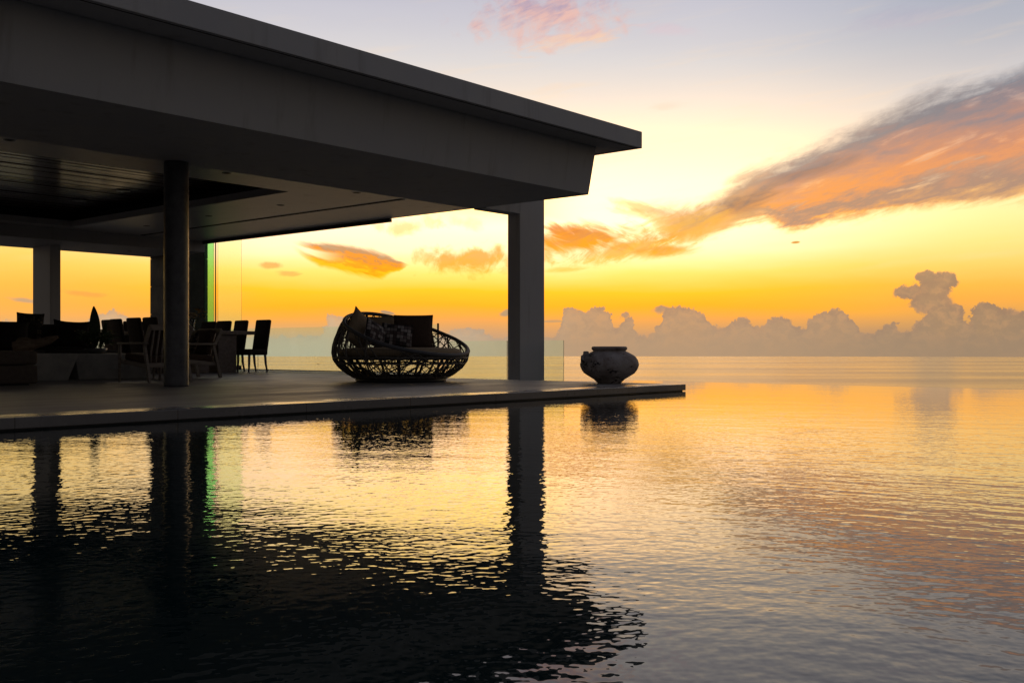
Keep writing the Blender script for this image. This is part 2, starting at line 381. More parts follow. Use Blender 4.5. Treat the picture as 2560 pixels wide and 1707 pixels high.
    rimg = g.m('MULTIPLY', g.ss(dep, .16, .02), g.ss(lump, .42, .6))
    cc = g.mix(g.m('MULTIPLY', rimg, .35), cc, srgb(246,176,104))
    cm = g.m('MULTIPLY', cm, g.ss(dep, 2.6, .6, .72, 1.0))
    op = g.m('MULTIPLY', g.ss(az, -8, 2, .66, .90), g.ss(aab, 60, 36))
    col = g.mix(g.m('MULTIPLY', cm, op), col, cc)
    # haze right above the sea
    hz = g.mix(g.ss(az, -12, 6), srgb(190,180,156), g.mix(g.ss(az, 8, 26), srgb(182,152,120), srgb(160,136,110)))
    col = g.mix(g.m('MULTIPLY', g.ss(el, 1.9, -.2), g.m('MULTIPLY', g.ss(aab, 70, 34), .8)), col, hz)
    # away from the sunset
    col = g.mix(g.ss(aab, 32, 95), col, cB)
    sky = g.new('ShaderNodeTexSky', sky_type='NISHITA'); sky.sun_disc = False
    sky.sun_elevation = R(3); sky.sun_rotation = R(90-(HEAD-3)); sky.air_density = 1.5; sky.dust_density = 3
    b1 = g.new('ShaderNodeBackground'); g.put(b1.inputs[0], col); b1.inputs[1].default_value = SKY
    b2 = g.new('ShaderNodeBackground'); g.put(b2.inputs[0], sky.outputs[0]); b2.inputs[1].default_value = NISH
    ad = g.new('ShaderNodeAddShader'); nt.links.new(b1.outputs[0], ad.inputs[0]); nt.links.new(b2.outputs[0], ad.inputs[1])
    o = g.new('ShaderNodeOutputWorld'); nt.links.new(ad.outputs[0], o.inputs[0])
    w.cycles.sampling_method = 'MANUAL'; w.cycles.sample_map_resolution = 1024
SKY, NISH = 1.0, .0015
make_world()
sun = bpy.data.lights.new('sun', 'SUN'); so = bpy.data.objects.new('sun', sun); COL.objects.link(so)
sun.energy = .12; sun.angle = R(60); sun.color = (1, .72, .42)
sd = Vector((cos(R(HEAD-3))*cos(R(9)), sin(R(HEAD-3))*cos(R(9)), sin(R(9))))
so.rotation_euler = sd.to_track_quat('Z', 'Y').to_euler(); so.location = (20, 20, 30)
SC.view_settings.view_transform = 'Standard'; SC.view_settings.look = 'None'; SC.view_settings.exposure = 0; SC.view_settings.gamma = 1
SC.cycles.max_bounces = 10; SC.cycles.transparent_max_bounces = 24; SC.cycles.transmission_bounces = 10
SC.cycles.sample_clamp_indirect = 4.0

# ------------------------------------------------------------------ materials
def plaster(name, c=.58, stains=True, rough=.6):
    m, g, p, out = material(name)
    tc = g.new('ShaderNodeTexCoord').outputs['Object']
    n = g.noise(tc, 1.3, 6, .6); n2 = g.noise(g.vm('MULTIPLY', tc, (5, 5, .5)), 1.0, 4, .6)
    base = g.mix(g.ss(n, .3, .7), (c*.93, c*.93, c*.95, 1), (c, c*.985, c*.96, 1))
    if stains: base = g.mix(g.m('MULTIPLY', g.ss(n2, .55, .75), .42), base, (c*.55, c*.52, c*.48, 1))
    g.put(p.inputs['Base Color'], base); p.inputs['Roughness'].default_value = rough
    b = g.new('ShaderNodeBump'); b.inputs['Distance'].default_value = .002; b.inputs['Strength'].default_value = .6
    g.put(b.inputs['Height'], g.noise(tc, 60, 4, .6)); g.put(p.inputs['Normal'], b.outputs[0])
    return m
M = {}
M['plaster'] = plaster('white_plaster')
M['ceiling'] = plaster('ceiling_plaster', .60, True, .40)
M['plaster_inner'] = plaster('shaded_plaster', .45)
M['concrete'] = surf('column_concrete', (.05,.05,.055,1), (.125,.125,.13,1), 5, (.25,.5), .002, 30)
M['stone'] = surf('dark_stone', (.055,.057,.065,1), (.10,.10,.11,1), 3, (.45,.7), .004, 18)
M['furniture_concrete'] = surf('pale_concrete', (.30,.30,.29,1), (.42,.41,.39,1), 5, (.35,.6), .001, 40)
M['metal'] = surf('dark_metal', (.02,.02,.02,1), (.035,.033,.03,1), 8, (.35,.5))
M['wicker'] = surf('dark_wicker', (.08,.069,.058,1), (.17,.148,.125,1), 30, (.45,.65), .001, 200)
M['rim'] = surf('wrapped_rim', (.07,.07,.075,1), (.12,.12,.125,1), 60, (.5,.7), .002, 160)
M['tan'] = surf('tan_fabric', (.30,.22,.135,1), (.37,.28,.175,1), 25, (.85,.95), .001, 300)
M['brown'] = surf('brown_fabric', (.075,.045,.03,1), (.105,.065,.045,1), 25, (.85,.95), .001, 300)
M['dark_fabric'] = surf('dark_fabric', (.022,.018,.015,1), (.035,.028,.022,1), 20, (.85,.95), .001, 300)
M['chair_fabric'] = surf('chair_fabric', (.030,.018,.012,1), (.050,.031,.021,1), 18, (.8,.95), .001, 300)
M['ottoman_fabric'] = surf('ottoman_fabric', (.085,.065,.05,1), (.115,.09,.07,1), 18, (.85,.95), .001, 300)
M['grey_wood'] = surf('weathered_wood', (.24,.20,.17,1), (.36,.31,.265,1), 6, (.5,.7), .001, 60, 5, (1,1,6))
M['table_wood'] = surf('table_wood', (.16,.12,.10,1), (.24,.19,.165,1), 3, (.4,.6), .001, 50, 5, (6,1,6))
M['leaf'] = surf('leaf_green', (.03,.06,.015,1), (.07,.11,.03,1), 20, (.45,.6))
M['shrub'] = surf('shrub_green', (.03,.07,.025,1), (.07,.13,.05,1), 3, (.5,.7))
M['petal'] = surf('petal', (.45,.38,.24,1), (.55,.47,.30,1), 30, (.6,.8))
M['orchid'] = surf('orchid', (.35,.20,.03,1), (.5,.3,.06,1), 30, (.6,.8))
M['driftwood'] = surf('driftwood', (.20,.14,.09,1), (.36,.27,.18,1), 9, (.45,.65), .003, 40, 5, (1,4,4))
M['pot'] = surf('grey_pot', (.10,.10,.10,1), (.15,.15,.15,1), 9, (.25,.4))
M['ground'] = surf('ground_rock', (.05,.06,.03,1), (.12,.10,.07,1), .4, (.8,.95))
M['poolwall'] = surf('pool_tile', (.02,.035,.04,1), (.03,.05,.055,1), 6, (.3,.5))
M['lampglass'] = surf('lamp_lens', (.25,.25,.24,1), (.3,.3,.29,1), 9, (.2,.3))
M['cord'] = surf('seam_dark', (.03,.028,.026,1), (.04,.038,.035,1), 9, (.7,.8))

def glass_mat(name, tint, iorr=1.45):
    m, g, p, out = material(name)
    p.inputs['Base Color'].default_value = tint; p.inputs['Roughness'].default_value = 0
    p.inputs['IOR'].default_value = iorr; p.inputs['Transmission Weight'].default_value = 1
    return m
M['glass'] = glass_mat('railing_glass', (.73,.86,.82,1))
M['glass_clear'] = glass_mat('door_glass', (.80,.94,.74,1))
M['glass_green'] = glass_mat('stacked_green_glass', (.50,.88,.60,1))
M['glass_vase'] = glass_mat('vase_glass', (.93,.96,.93,1))

def deck_mat(name, c, rl, rh, wet):
    m, g, p, out = material(name)
    tc = g.new('ShaderNodeTexCoord').outputs['Object']
    n = g.noise(g.vm('MULTIPLY', tc, (.5, 1.4, 1)), 1.0, 7, .62); n2 = g.noise(tc, 9, 5, .65)
    col = g.mix(g.ss(n, .35, .68), (c*.72, c*.68, c*.64, 1), (c, c*.95, c*.9, 1))
    col = g.mix(g.m('MULTIPLY', g.ss(n2, .55, .8), .35), col, (c*.5, c*.47, c*.44, 1))
    x, y, z = g.sep(tc)
    jx = g.m('ABSOLUTE', g.m('SUBTRACT', g.m('FRACT', g.m('DIVIDE', x, 1.2)), .5)); jy = g.m('ABSOLUTE', g.m('SUBTRACT', g.m('FRACT', g.m('DIVIDE', g.m('SUBTRACT', y, .33), 1.2)), .5))
    j = g.m('LESS_THAN', g.m('MINIMUM', jx, jy), .0035)
    col = g.mix(g.m('MULTIPLY', j, .7), col, (c*.25, c*.23, c*.21, 1))
    g.put(p.inputs['Base Color'], col)
    rg = g.ss(g.noise(g.vm('MULTIPLY', tc, (.9, 2.2, 1)), 1.0, 5, .6), .36, .62, rl, rh)
    g.put(p.inputs['Roughness'], rg)
    p.inputs['Specular IOR Level'].default_value = wet
    b = g.new('ShaderNodeBump'); b.inputs['Distance'].default_value = .003; b.inputs['Strength'].default_value = .5
    h = g.m('ADD', g.noise(tc, 26, 4, .6), g.m('MULTIPLY', j, -1.5)); g.put(b.inputs['Height'], h); g.put(p.inputs['Normal'], b.outputs[0])
    return m
M['deck'] = deck_mat('deck_stone', .25, .46, .58, .4)
M['coping'] = deck_mat('coping_stone', .26, .06, .42, .5)

def wood_ceiling_mat():
    m, g, p, out = material('varnished_slats')
    tc = g.new('ShaderNodeTexCoord').outputs['Object']
    n = g.noise(g.vm('MULTIPLY', tc, (.7, 9, 9)), 1.0, 5, .6); n2 = g.noise(g.vm('MULTIPLY', tc, (.08, 6.7, 1)), 1.0, 2, .5)
    g.put(p.inputs['Base Color'], g.mix(g.ss(n, .3, .7), (.030,.016,.010,1), (.065,.036,.022,1)))
    g.put(p.inputs['Roughness'], g.ss(n2, .3, .7, .10, .30)); p.inputs['Specular IOR Level'].default_value = .85
    b = g.new('ShaderNodeBump'); b.inputs['Distance'].default_value = .002; b.inputs['Strength'].default_value = .6
    g.put(b.inputs['Height'], n2); g.put(p.inputs['Normal'], b.outputs[0])
    return m
M['wood_ceiling'] = wood_ceiling_mat()

def woven_mat(name, cell, cols, edge=.12):
    """basket-weave patches of several tones"""
    m, g, p, out = material(name)
    tc = g.new('ShaderNodeTexCoord').outputs['Object']; x, y, z = g.sep(tc)
    u = g.m('DIVIDE', x, cell); v = g.m('DIVIDE', z, cell)
    wn = g.new('ShaderNodeTexWhiteNoise', noise_dimensions='2D')
    g.put(wn.inputs['Vector'], g.comb(g.m('FLOOR', u), g.m('FLOOR', v)))
    k = g.ramp(wn.outputs['Value'], [(i/len(cols), c) for i, c in enumerate(cols)], 'CONSTANT')
    fu = g.m('ABSOLUTE', g.m('SUBTRACT', g.m('FRACT', u), .5)); fv = g.m('ABSOLUTE', g.m('SUBTRACT', g.m('FRACT', v), .5))
    e = g.m('GREATER_THAN', g.m('MAXIMUM', fu, fv), .5-edge/2)
    g.put(p.inputs['Base Color'], g.mix(e, k, (.012,.010,.010,1))); p.inputs['Roughness'].default_value = .85
    return m
M['checks'] = woven_mat('check_weave', .048, [(.06,.048,.048,1),(.26,.225,.21,1),(.09,.06,.058,1),(.40,.36,.34,1),(.035,.028,.028,1),(.17,.125,.12,1)])
M['patches'] = woven_mat('patch_weave', .035, [(.05,.036,.026,1),(.17,.13,.09,1),(.08,.055,.04,1),(.03,.024,.02,1)], .2)

def vase_mat():
    m, g, p, out = material('weathered_clay')
    tc = g.new('ShaderNodeTexCoord').outputs['Object']
    n = g.noise(tc, 4, 7, .65); n2 = g.noise(tc, 11, 6, .7); n3 = g.noise(g.vm('MULTIPLY', tc, (1,1,1.8)), 5.5, 6, .75)
    col = g.mix(g.ss(n, .35, .65), (.26,.20,.165,1), (.50,.44,.40,1))
    col = g.mix(g.m('MULTIPLY', g.ss(n2, .55, .7), .6), col, (.20,.09,.05,1))
    x, y, z = g.sep(tc)
    col = g.mix(g.ss(n3, .55, .61), col, (.022,.019,.018,1))
    g.put(p.inputs['Base Color'], col); g.put(p.inputs['Roughness'], g.lin(n, .3, .7, .6, .85))
    b = g.new('ShaderNodeBump'); b.inputs['Distance'].default_value = .012; b.inputs['Strength'].default_value = .8
    g.put(b.inputs['Height'], g.m('SUBTRACT', g.noise(tc, 20, 6, .7), g.m('MULTIPLY', g.ss(n3, .58, .68), .8))); g.put(p.inputs['Normal'], b.outputs[0])
    return m
M['vase'] = vase_mat()

def water_mat():
    m, g, p, out = material('pool_water')
    pos = g.new('ShaderNodeNewGeometry').outputs['Position']
    def height(P):
        """wave trains with crests along both pool walls, plus cross ripple"""
        w = g.vm('ADD', P, g.vm('SCALE', g.noise(P, .8, 1, .5, 0, True), .25))
        def tr(ang, sx, sy, seed, detail=1.5):
            ca, sa = cos(R(ang)), sin(R(ang))
            u = g.vm('DOT_PRODUCT', w, (ca*sx, sa*sx, 0), 1); v = g.vm('DOT_PRODUCT', w, (-sa*sy, ca*sy, 0), 1)
            return g.noise(g.comb(u, v, seed), 1.0, detail, .45)
        h = g.m('MULTIPLY', tr(4, 10, 21.0, .3), WA)
        px, py, _ = g.sep(P); gust = g.ss(g.m('SUBTRACT', g.m('MULTIPLY', px, .6), py), -.6, 1.2, .6, 1.9)
        h = g.m('ADD', h, g.m('MULTIPLY', tr(-80, 4.6, 13.5, 4.3), g.m('MULTIPLY', gust, WB)))
        h = g.m('ADD', h, g.m('MULTIPLY', tr(-40, 24, 28, 9.1, 1.5), WC))
        h = g.m('ADD', h, g.m('MULTIPLY', tr(-60, 1.1, 2.6, 2.2, 1), WD))
        return h
    e = .006
    h0 = height(pos); hx = height(g.vm('ADD', pos, (e,0,0))); hy = height(g.vm('ADD', pos, (0,e,0)))
    calm = g.ss(g.sep(pos)[0], 4.5, 12.0, 1.0, .27)
    h0, hx, hy = (g.m('MULTIPLY', q, calm) for q in (h0, hx, hy))
    sx = g.m('DIVIDE', g.m('SUBTRACT', h0, hx), e); sy = g.m('DIVIDE', g.m('SUBTRACT', h0, hy), e)
    n = g.vm('NORMALIZE', g.comb(sx, sy, 1.0))
    p.inputs['Base Color'].default_value = (.002,.012,.013,1)
    p.inputs['Roughness'].default_value = .0; p.inputs['IOR'].default_value = 1.333
    g.put(p.inputs['Normal'], n)
    return m
WA, WB, WC, WD = .00078,   .00120, .00100, .0030
M['water'] = water_mat()

def sea_mat():
    m, g, p, out = material('sea_water')
    pos = g.new('ShaderNodeNewGeometry').outputs['Position']
    a = R(HEAD); ff = (cos(a), sin(a), 0); rr = (sin(a), -cos(a), 0)
    def height(P):
        q = g.vm('MULTIPLY', P, (1,1,0))
        return g.m('MULTIPLY', g.noise(q, .02, 2, .5), 1.2)
    e = .8
    h0 = height(pos); hx = height(g.vm('ADD', pos, (e,0,0))); hy = height(g.vm('ADD', pos, (0,e,0)))
    n = g.vm('NORMALIZE', g.comb(g.m('DIVIDE', g.m('SUBTRACT', h0, hx), e), g.m('DIVIDE', g.m('SUBTRACT', h0, hy), e), 1.0))
    # wind lanes: long smoother and rougher strips
    u = g.vm('DOT_PRODUCT', pos, ff, 1); v = g.vm('DOT_PRODUCT', pos, rr, 1)
    lane = g.noise(g.comb(g.m('MULTIPLY', u, .0016), g.m('MULTIPLY', v, .00035), 0), 1.0, 6, .62)
    g.put(p.inputs['Base Color'], g.mix(g.ss(lane, .4, .62), (.075,.07,.065,1), (.10,.095,.085,1)))
    g.put(p.inputs['Roughness'], g.ss(lane, .36, .64, .16, .24))
    p.inputs['IOR'].default_value = 1.333; p.inputs['Specular IOR Level'].default_value = .22
    g.put(p.inputs['Normal'], n)
    return m
M['sea'] = sea_mat()

# ------------------------------------------------------------------ the setting
SEA = -100.0
vs = [(0,0,SEA)]+[(14700*cos(2*pi*k/256), 14700*sin(2*pi*k/256), SEA) for k in range(256)]
mb = MB(); mb.add(vs, [(0,k+1,(k+1)%256+1) for k in range(256)]); tag(mb.build('sea', M['sea']), kind='structure')
mb = MB(); mb.frus((-160,60,-160,120), (-60,15.3,-60,44), SEA-2, -2.2)
tag(mb.build('ground', M['ground']), kind='structure')
PW = -.088
mb = MB(); mb.add([(-14,-12,PW),(14.86,-12,PW),(14.86,10.62,PW),(-14,10.62,PW)], [(0,1,2,3)])
tag(mb.build('pool_water', M['water']), kind='structure')
mb = MB(); mb.box(14.86, 15.06, -12, 10.64, -2.3, PW-.006).box(-14, 14.86, -12.2, -12, -2.3, .05)
tag(mb.build('pool_wall', M['poolwall']), kind='structure')
DE, DF = 11.5, 6.9
mb = MB(); mb.prism([(-14,DF+.353),(DE-.0,DF+.353),(DE,13.375),(13.55,13.375),(13.55,34),(-14,34)], -.078, 0)
tag(mb.build('terrace_deck', M['deck'], bevel=.004), kind='structure')
mb = MB(); mb.box(-14, DE, DF, DF+.35, -.078, 0)
tag(mb.build('deck_coping', M['coping'], bevel=.006), kind='structure')
mb = MB(); mb.prism([(-14,DF+.03),(DE-.03,DF+.03),(DE-.03,13.4),(13.5,13.4),(13.5,33.9),(-14,33.9)], -2.3, -.0785)
tag(mb.build('deck_foundation', M['poolwall']), kind='structure')
mb = MB(); mb.box(DE-.02, 14.1, 10.64, 13.37, -2.3, -.45)
tag(mb.build('pillar_ledge', M['plaster']), kind='structure')

# ------------------------------------------------------------------ the pavilion
PO = (0, 12, 0)
pav = thing('pavilion', 'open white concrete pavilion with a deep cantilevered flat roof over the terrace', 'building', PO)
def part(mb, name, mat, parent=pav, **kw): return mb.build(name, mat, parent, PO, **kw)
ZS, ZE, ZT = 2.717, 3.415, 3.661
XW = -14
rs = part(MB().box(XW, 12.743, 8.389, 22.2, ZE, ZT), 'roof_slab', M['plaster'], bevel=.006)
part(MB().box(XW, 12.69, 8.44, 8.452, ZE-.004, ZE+.002).box(12.678, 12.69, 8.4525, 22, ZE-.004, ZE+.002), 'drip_groove', M['cord'], rs)
part(MB().frus((XW,12.15,8.935,11.25), (XW,12.23,8.855,11.25), ZS, ZE-.002), 'sloped_beam', M['plaster'], bevel=.004)
TX, TY0, TY1 = 9.13, 12.07, 18.6
mb = MB(); ZL = ZS+.118
mb.box(XW, 12.17, 11.25, TY0, ZS+.006, ZL).box(TX, 12.17, TY0, 18.95, ZS+.006, ZL).box(XW, TX, TY1, 18.95, ZS+.006, ZL).box(XW, -4, TY0, TY1, ZS+.006, ZL)
ceil = part(mb, 'ceiling', M['ceiling'])
ZW = ZS+.27
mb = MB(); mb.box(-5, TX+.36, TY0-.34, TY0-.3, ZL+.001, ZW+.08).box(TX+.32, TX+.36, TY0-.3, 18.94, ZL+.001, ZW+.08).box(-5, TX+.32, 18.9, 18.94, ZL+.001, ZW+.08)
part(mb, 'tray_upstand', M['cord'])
part(MB().box(12.11, 12.168, 11.26, 18.945, ZL+.001, ZW+.08), 'roof_edge', M['plaster'])
part(MB().box(XW, 12.165, 11.26, 18.945, ZW+.081, ZE-.006), 'roof_fill', M['cord'])
mb = MB(); y = TY0-.29
while y < 18.85:
    dz = random.uniform(0, .012); w = random.choice((.085,.085,.085,.06,.11))
    mb.box(-4+.004, TX+.31, y, y+w-.012, ZW+dz, ZW+.05); y += w
mb.box(-4+.003, TX+.312, TY0-.295, 18.89, ZW+.051, ZW+.075)
wc = part(mb, 'slatted_wood_ceiling', M['wood_ceiling'])
tag(wc, 'recessed ceiling of dark varnished timber slats')
for (x, y) in ((8.45,16.95),(8.4,15.4)):
    part(MB().lathe([(.11,0),(.115,.006),(.09,.008)], 24, (x,y,ZW-.012)), 'recessed_lamp', M['lampglass'])
part(MB().box(10.66, 10.74, 11.34, 18.9, ZS+.001, ZS+.008), 'ceiling_slot', M['cord'])
for (x, y) in ((2.4,11.4),(4.9,11.4),(7.64,11.4),(9.83,11.4),(9.9,13.3),(9.9,15.3),(9.95,17.4)):
    dl = part(MB().lathe([(.045,0),(.06,-.003),(.062,.002),(.045,.006)], 24, (x,y,ZS+.004), False), 'downlight', M['lampglass'])
    part(MB().lathe([(.0,0),(.044,.0)], 24, (x,y,ZS+.0035), False), 'aperture', M['cord'], dl)
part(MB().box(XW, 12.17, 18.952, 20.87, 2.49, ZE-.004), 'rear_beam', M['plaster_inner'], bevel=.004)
part(MB().lathe([(.03,0),(.045,-.003),(.046,.002)], 20, (11.0,19.9,2.488)), 'downlight', M['cord'])
part(MB().lathe([(.148,0),(.146,.02),(.146,2.70),(.146,2.7165)], 64, (6.79,11.19,0)), 'round_column', M['concrete'])
part(MB().box(13.01, 13.657, 10.976, 11.246, -2.2, 3.3), 'square_column', M['plaster'], bevel=.008)
part(MB().box(12.172, 13.008, 10.978, 11.244, 2.702, 3.3), 'lintel', M['plaster'], bevel=.004)
part(MB().box(9.32, 9.53, 19.88, 20.62, 0, 2.488), 'square_column', M['plaster'], bevel=.006)
mb = MB()
for k in range(6):
    mb.box(11.97, 12.78, 19.8, 20.78, k*.61+.003, min((k+1)*.61-.006, 3.405))
mb.box(11.985, 12.765, 19.815, 20.765, 0, 3.4)
part(mb, 'stone_pier', M['stone'])
part(MB().box(12.115, 12.175, 13.19, 18.95, ZS-.056, ZS+.004), 'door_track', M['metal'])
part(MB().box(12.10, 12.19, 14.4, 18.9, .001, .006), 'floor_track', M['metal'])
# tall fixed glass beside the pier
gp = part(MB().box(12.81, 13.415, 19.44, 19.452, .0, 2.98), 'glass_panel', M['glass_clear'])
for k in range(2):
    part(MB().box(12.50, 12.735, 19.47+k*.03, 19.482+k*.03, 0, 2.98), 'glass_panel', M['glass_green'])
part(MB().box(12.745, 12.765, 19.44, 19.456, 0, 2.98), 'glass_panel_frame', M['metal'])
part(MB().box(13.24, 13.40, 19.42, 19.47, .0, .09), 'patch_fitting', M['metal'])

# ------------------------------------------------------------------ glass railings
rl = thing('glass_railing', 'tall frameless glass railing along the far terrace edge behind the dining chairs', 'railing', (13.5,20,0))
ys = [13.39, 16.05, 18.95, 21, 23, 25, 27, 29, 31, 33]
for a, b in zip(ys, ys[1:]):
    MB().box(13.494, 13.506, a, b-.012, .0, .91).build('pane', M['glass'], rl, (13.5,20,0))
MB().box(13.488, 13.512, 13.36, 13.388, 0, .93).build('end_post', M['metal'], rl, (13.5,20,0))
MB().box(13.46, 13.53, 13.39, 33, -.0, .012).build('floor_channel', M['metal'], rl, (13.5,20,0))
rl = thing('glass_railing', 'low frameless glass railing passing behind the white pillar beside the pool', 'railing', (13.75,12,-.45))
for a, b in ((10.63,11.9),(11.9,13.35)):
    MB().box(13.744, 13.756, a, b-.014, -.44, .602).build('pane', M['glass'], rl, (13.75,12,-.45))
MB().box(13.715, 13.785, 10.63, 13.35, -.448, -.43).build('floor_channel', M['metal'], rl, (13.75,12,-.45))

# ------------------------------------------------------------------ soft shapes
def pillow_mb(w, h, t, n=18, ears=.06, sag=.0):
    """a stuffed cushion standing in local XZ, pointed at its corners"""
    mb = MB(); vs = []; fs = []
    def P(i, j, s):
        u = -1+2*i/n; v = -1+2*j/n
        k = 1-ears
        x = u*w/2*(k+(1-k)*abs(v)**3); z = v*h/2*(k+(1-k)*abs(u)**3)
        d = t/2*max(0,(1-abs(u)**2.6))**.6*max(0,(1-abs(v)**2.6))**.6
        d += .004*sin(5*u+3*v)*(1-u*u)*(1-v*v)
        return (x, s*d, z-sag*(1-u*u)*(v > 0)*v*h)
    for s in (-1, 1):
        for j in range(n+1):
            for i in range(n+1): vs.append(P(i,j,s))
    N = (n+1)**2
    for s in (0,1):
        for j in range(n):
            for i in range(n):
                a = s*N+j*(n+1)+i; q = (a, a+1, a+n+2, a+n+1)
                fs.append(q if s == 0 else q[::-1])
    mb.add(vs, fs, True); return mb
def pillow(name, label, mat, loc, rot, w, h, t, parentmat=None, cat='pillow', group=None, **kw):
    mb = pillow_mb(w, h, t, **kw)
    o = mb.build(name, mat); bm = bmesh.new(); bm.from_mesh(o.data); bmesh.ops.remove_doubles(bm, verts=bm.verts[:], dist=.0005); bm.to_mesh(o.data); bm.free()
    Mx = (parentmat or Matrix()) @ Matrix.Translation(loc) @ Euler([R(a) for a in rot]).to_matrix().to_4x4()
    o.matrix_world = Mx
    # piping
    n = 40; pts = []
    for k in range(4*n):
        e, f = divmod(k, n); s = -1+2*f/n
        u, v = ((s,-1),(1,s),(-s,1),(-1,-s))[e]; kk = 1-kw.get('ears', .06)
        pts.append((u*w/2*(kk+(1-kk)*abs(v)**3), 0, v*h/2*(kk+(1-kk)*abs(u)**3)-kw.get('sag', 0)*(1-u*u)*(v > 0)*v*h))
    pts.append(pts[0])
    MB().tube(pts, .006, 5, True, False).build('piping', mat, o)
    return tag(o, label, cat, group)

# ------------------------------------------------------------------ woven daybed
DB = (9.88, 10.52, 0); DRZ = HEAD-90
day = thing('woven_daybed', 'round dark wicker daybed with an open strand weave facing the pool', 'daybed', DB, DRZ)
PR = [(.04,.60),(.1,.725),(.2,.855),(.3,.925),(.4,.947),(.5,.938),(.6,.912),(.7,.872),(.8,.82),(.9,.752),(1.0,.665),(1.1,.55)]
def prof(z):
    for (z0,r0),(z1,r1) in zip(PR, PR[1:]):
        if z <= z1: return r0+(r1-r0)*(z-z0)/(z1-z0)
    return PR[-1][1]
HT = [(0,.42),(45,.64),(90,.875),(135,.965),(180,.905),(225,.715),(270,.478),(315,.372),(360,.42)]
def rimh(a):
    d = degrees(a) % 360
    for i, ((a0,h0),(a1,h1)) in enumerate(zip(HT, HT[1:])):
        if a0 <= d <= a1:
            hp = HT[i-1][1] if i else HT[-2][1]; hn = HT[i+2][1] if i+2 < len(HT) else HT[1][1]
            t = (d-a0)/45
            return .5*((2*h0)+(-hp+h1)*t+(2*hp-5*h0+4*h1-hn)*t*t+(-hp+3*h0-3*h1+hn)*t**3)
def S(a, z, off=0):
    r = prof(z)+off; return (r*cos(a), r*sin(a), z)
rimpts = [S(2*pi*k/96, rimh(2*pi*k/96)) for k in range(97)]
MB().tube(rimpts, .027, 8, True, False).build('rim', M['rim'], day)
rnd = random.Random(11); mb = MB()
def strand(a0, z0, a1, z1, r, off=0, n=14, bow=0):
    run = []
    for k in range(n+1):
        t = k/n; a = a0+(a1-a0)*t; z = z0+(z1-z0)*t+bow*sin(pi*t)
        ok = .05 <= z <= rimh(a)
        if ok: run.append(S(a, z, off))
        if (not ok or k == n) and run:
            if len(run) > 1: mb.tube(run, r, 5, True, False)
            run = []
for k in range(16):                                        # upright ribs
    a = 2*pi*(k+rnd.uniform(-.2,.2))/22; strand(a, .05, a+rnd.uniform(-.08,.08), rimh(a), rnd.uniform(.012,.019), 0, 12)
for z, r in ((.255,.013),(.335,.014),(.07,.018)):
    mb.tube([S(2*pi*k/72, z+.006*sin(5*k)) for k in range(73)], r, 6, True, False)
for k in range(60):                                       # random woven strands
    a = rnd.uniform(0, 2*pi); h = rimh(a); da = rnd.uniform(.3,1.15)*rnd.choice((-1,1))
    strand(a, .05, a+da, rimh(a+da), rnd.uniform(.0055,.0105), rnd.uniform(-.012,.012), 20, rnd.uniform(-.1,.1))
for k in range(22):
    a = rnd.uniform(0, 2*pi); z = rnd.uniform(.1,.9); da = rnd.uniform(.3,.9)
    strand(a, z, a+da, z+rnd.uniform(-.2,.2), rnd.uniform(.005,.009), rnd.uniform(-.01,.01), 14, rnd.uniform(-.1,.1))
for k in range(10):                                        # denser strands at the tall left end and at the foot
    a = R(180)+rnd.uniform(-.8,.7); strand(a, .05, a+rnd.uniform(-.3,.3), 1.0, rnd.uniform(.006,.011), 0, 16, rnd.uniform(-.05,.05))
    a = rnd.uniform(0, 2*pi); strand(a, .05, a+rnd.uniform(.15,.3), .2, .012, 0, 8)
mb.build('strand_shell', M['wicker'], day)
mb = MB()                                                  # fine inner mesh of cord
for k in range(150):
    a = 2*pi*k/150; h = rimh(a)
    mb.tube([S(a+.01*sin(9*z+k), z, -.03) for z in [.06+(h-.06)*i/12 for i in range(13)]], .0016, 3, True, False)
for j in range(22):
    z = .08+j*.04; run = []
    for k in range(121):
        a = 2*pi*k/120
        if z < rimh(a): run.append(S(a, z+.004*sin(7*a+j), -.03))
        elif run:
            if len(run) > 1: mb.tube(run, .0014, 3, True, False)
            run = []
    if len(run) > 1: mb.tube(run, .0014, 3, True, False)
mb.build('cord_lining', M['wicker'], day)
MB().lathe([(.0,0),(.60,0),(.63,.01),(.63,.05),(.0,.052)], 64, closed_ends=False).build('plinth', M['metal'], day)
MB().lathe([(.0,.305),(.86,.305),(.885,.325),(.86,.342),(.0,.342)], 64, closed_ends=False).build('seat_frame', M['wicker'], day)
MB().lathe([(.0,.344),(.78,.344),(.84,.36),(.865,.40),(.84,.445),(.76,.468),(.4,.476),(.0,.478)], 72, closed_ends=False).build('seat_cushion', M['tan'], day)
for k in range(7):
    a = 2*pi*k/7+.3; MB().tube([(.55*cos(a),.55*sin(a),.05),(.74*cos(a),.74*sin(a),.306)], .02, 6).build('leg', M['metal'], day)
DM = Matrix.Translation(DB) @ Matrix.Rotation(R(DRZ), 4, 'Z')
pg = 'pillows on the daybed'
pillow('throw_pillow', 'plain tan pillow leaning on the left side of the wicker daybed', M['tan'], (-.585,.02,.715), (4,26,66), .50, .50, .20, DM, group=pg)
pillow('throw_pillow', 'plain tan pillow at the back of the daybed, mostly behind others', M['tan'], (-.36,.46,.715), (-16,0,12), .48, .44, .17, DM, group=pg)
pillow('throw_pillow', 'small check weave pillow turned sideways beside the tan pillow', M['checks'], (-.345,-.10,.655), (-8,22,52), .42, .36, .13, DM, group=pg)
pillow('throw_pillow', 'check weave pillow facing forward in the middle of the daybed', M['checks'], (-.065,.08,.64), (-14,5,4), .44, .34, .14, DM, group=pg)
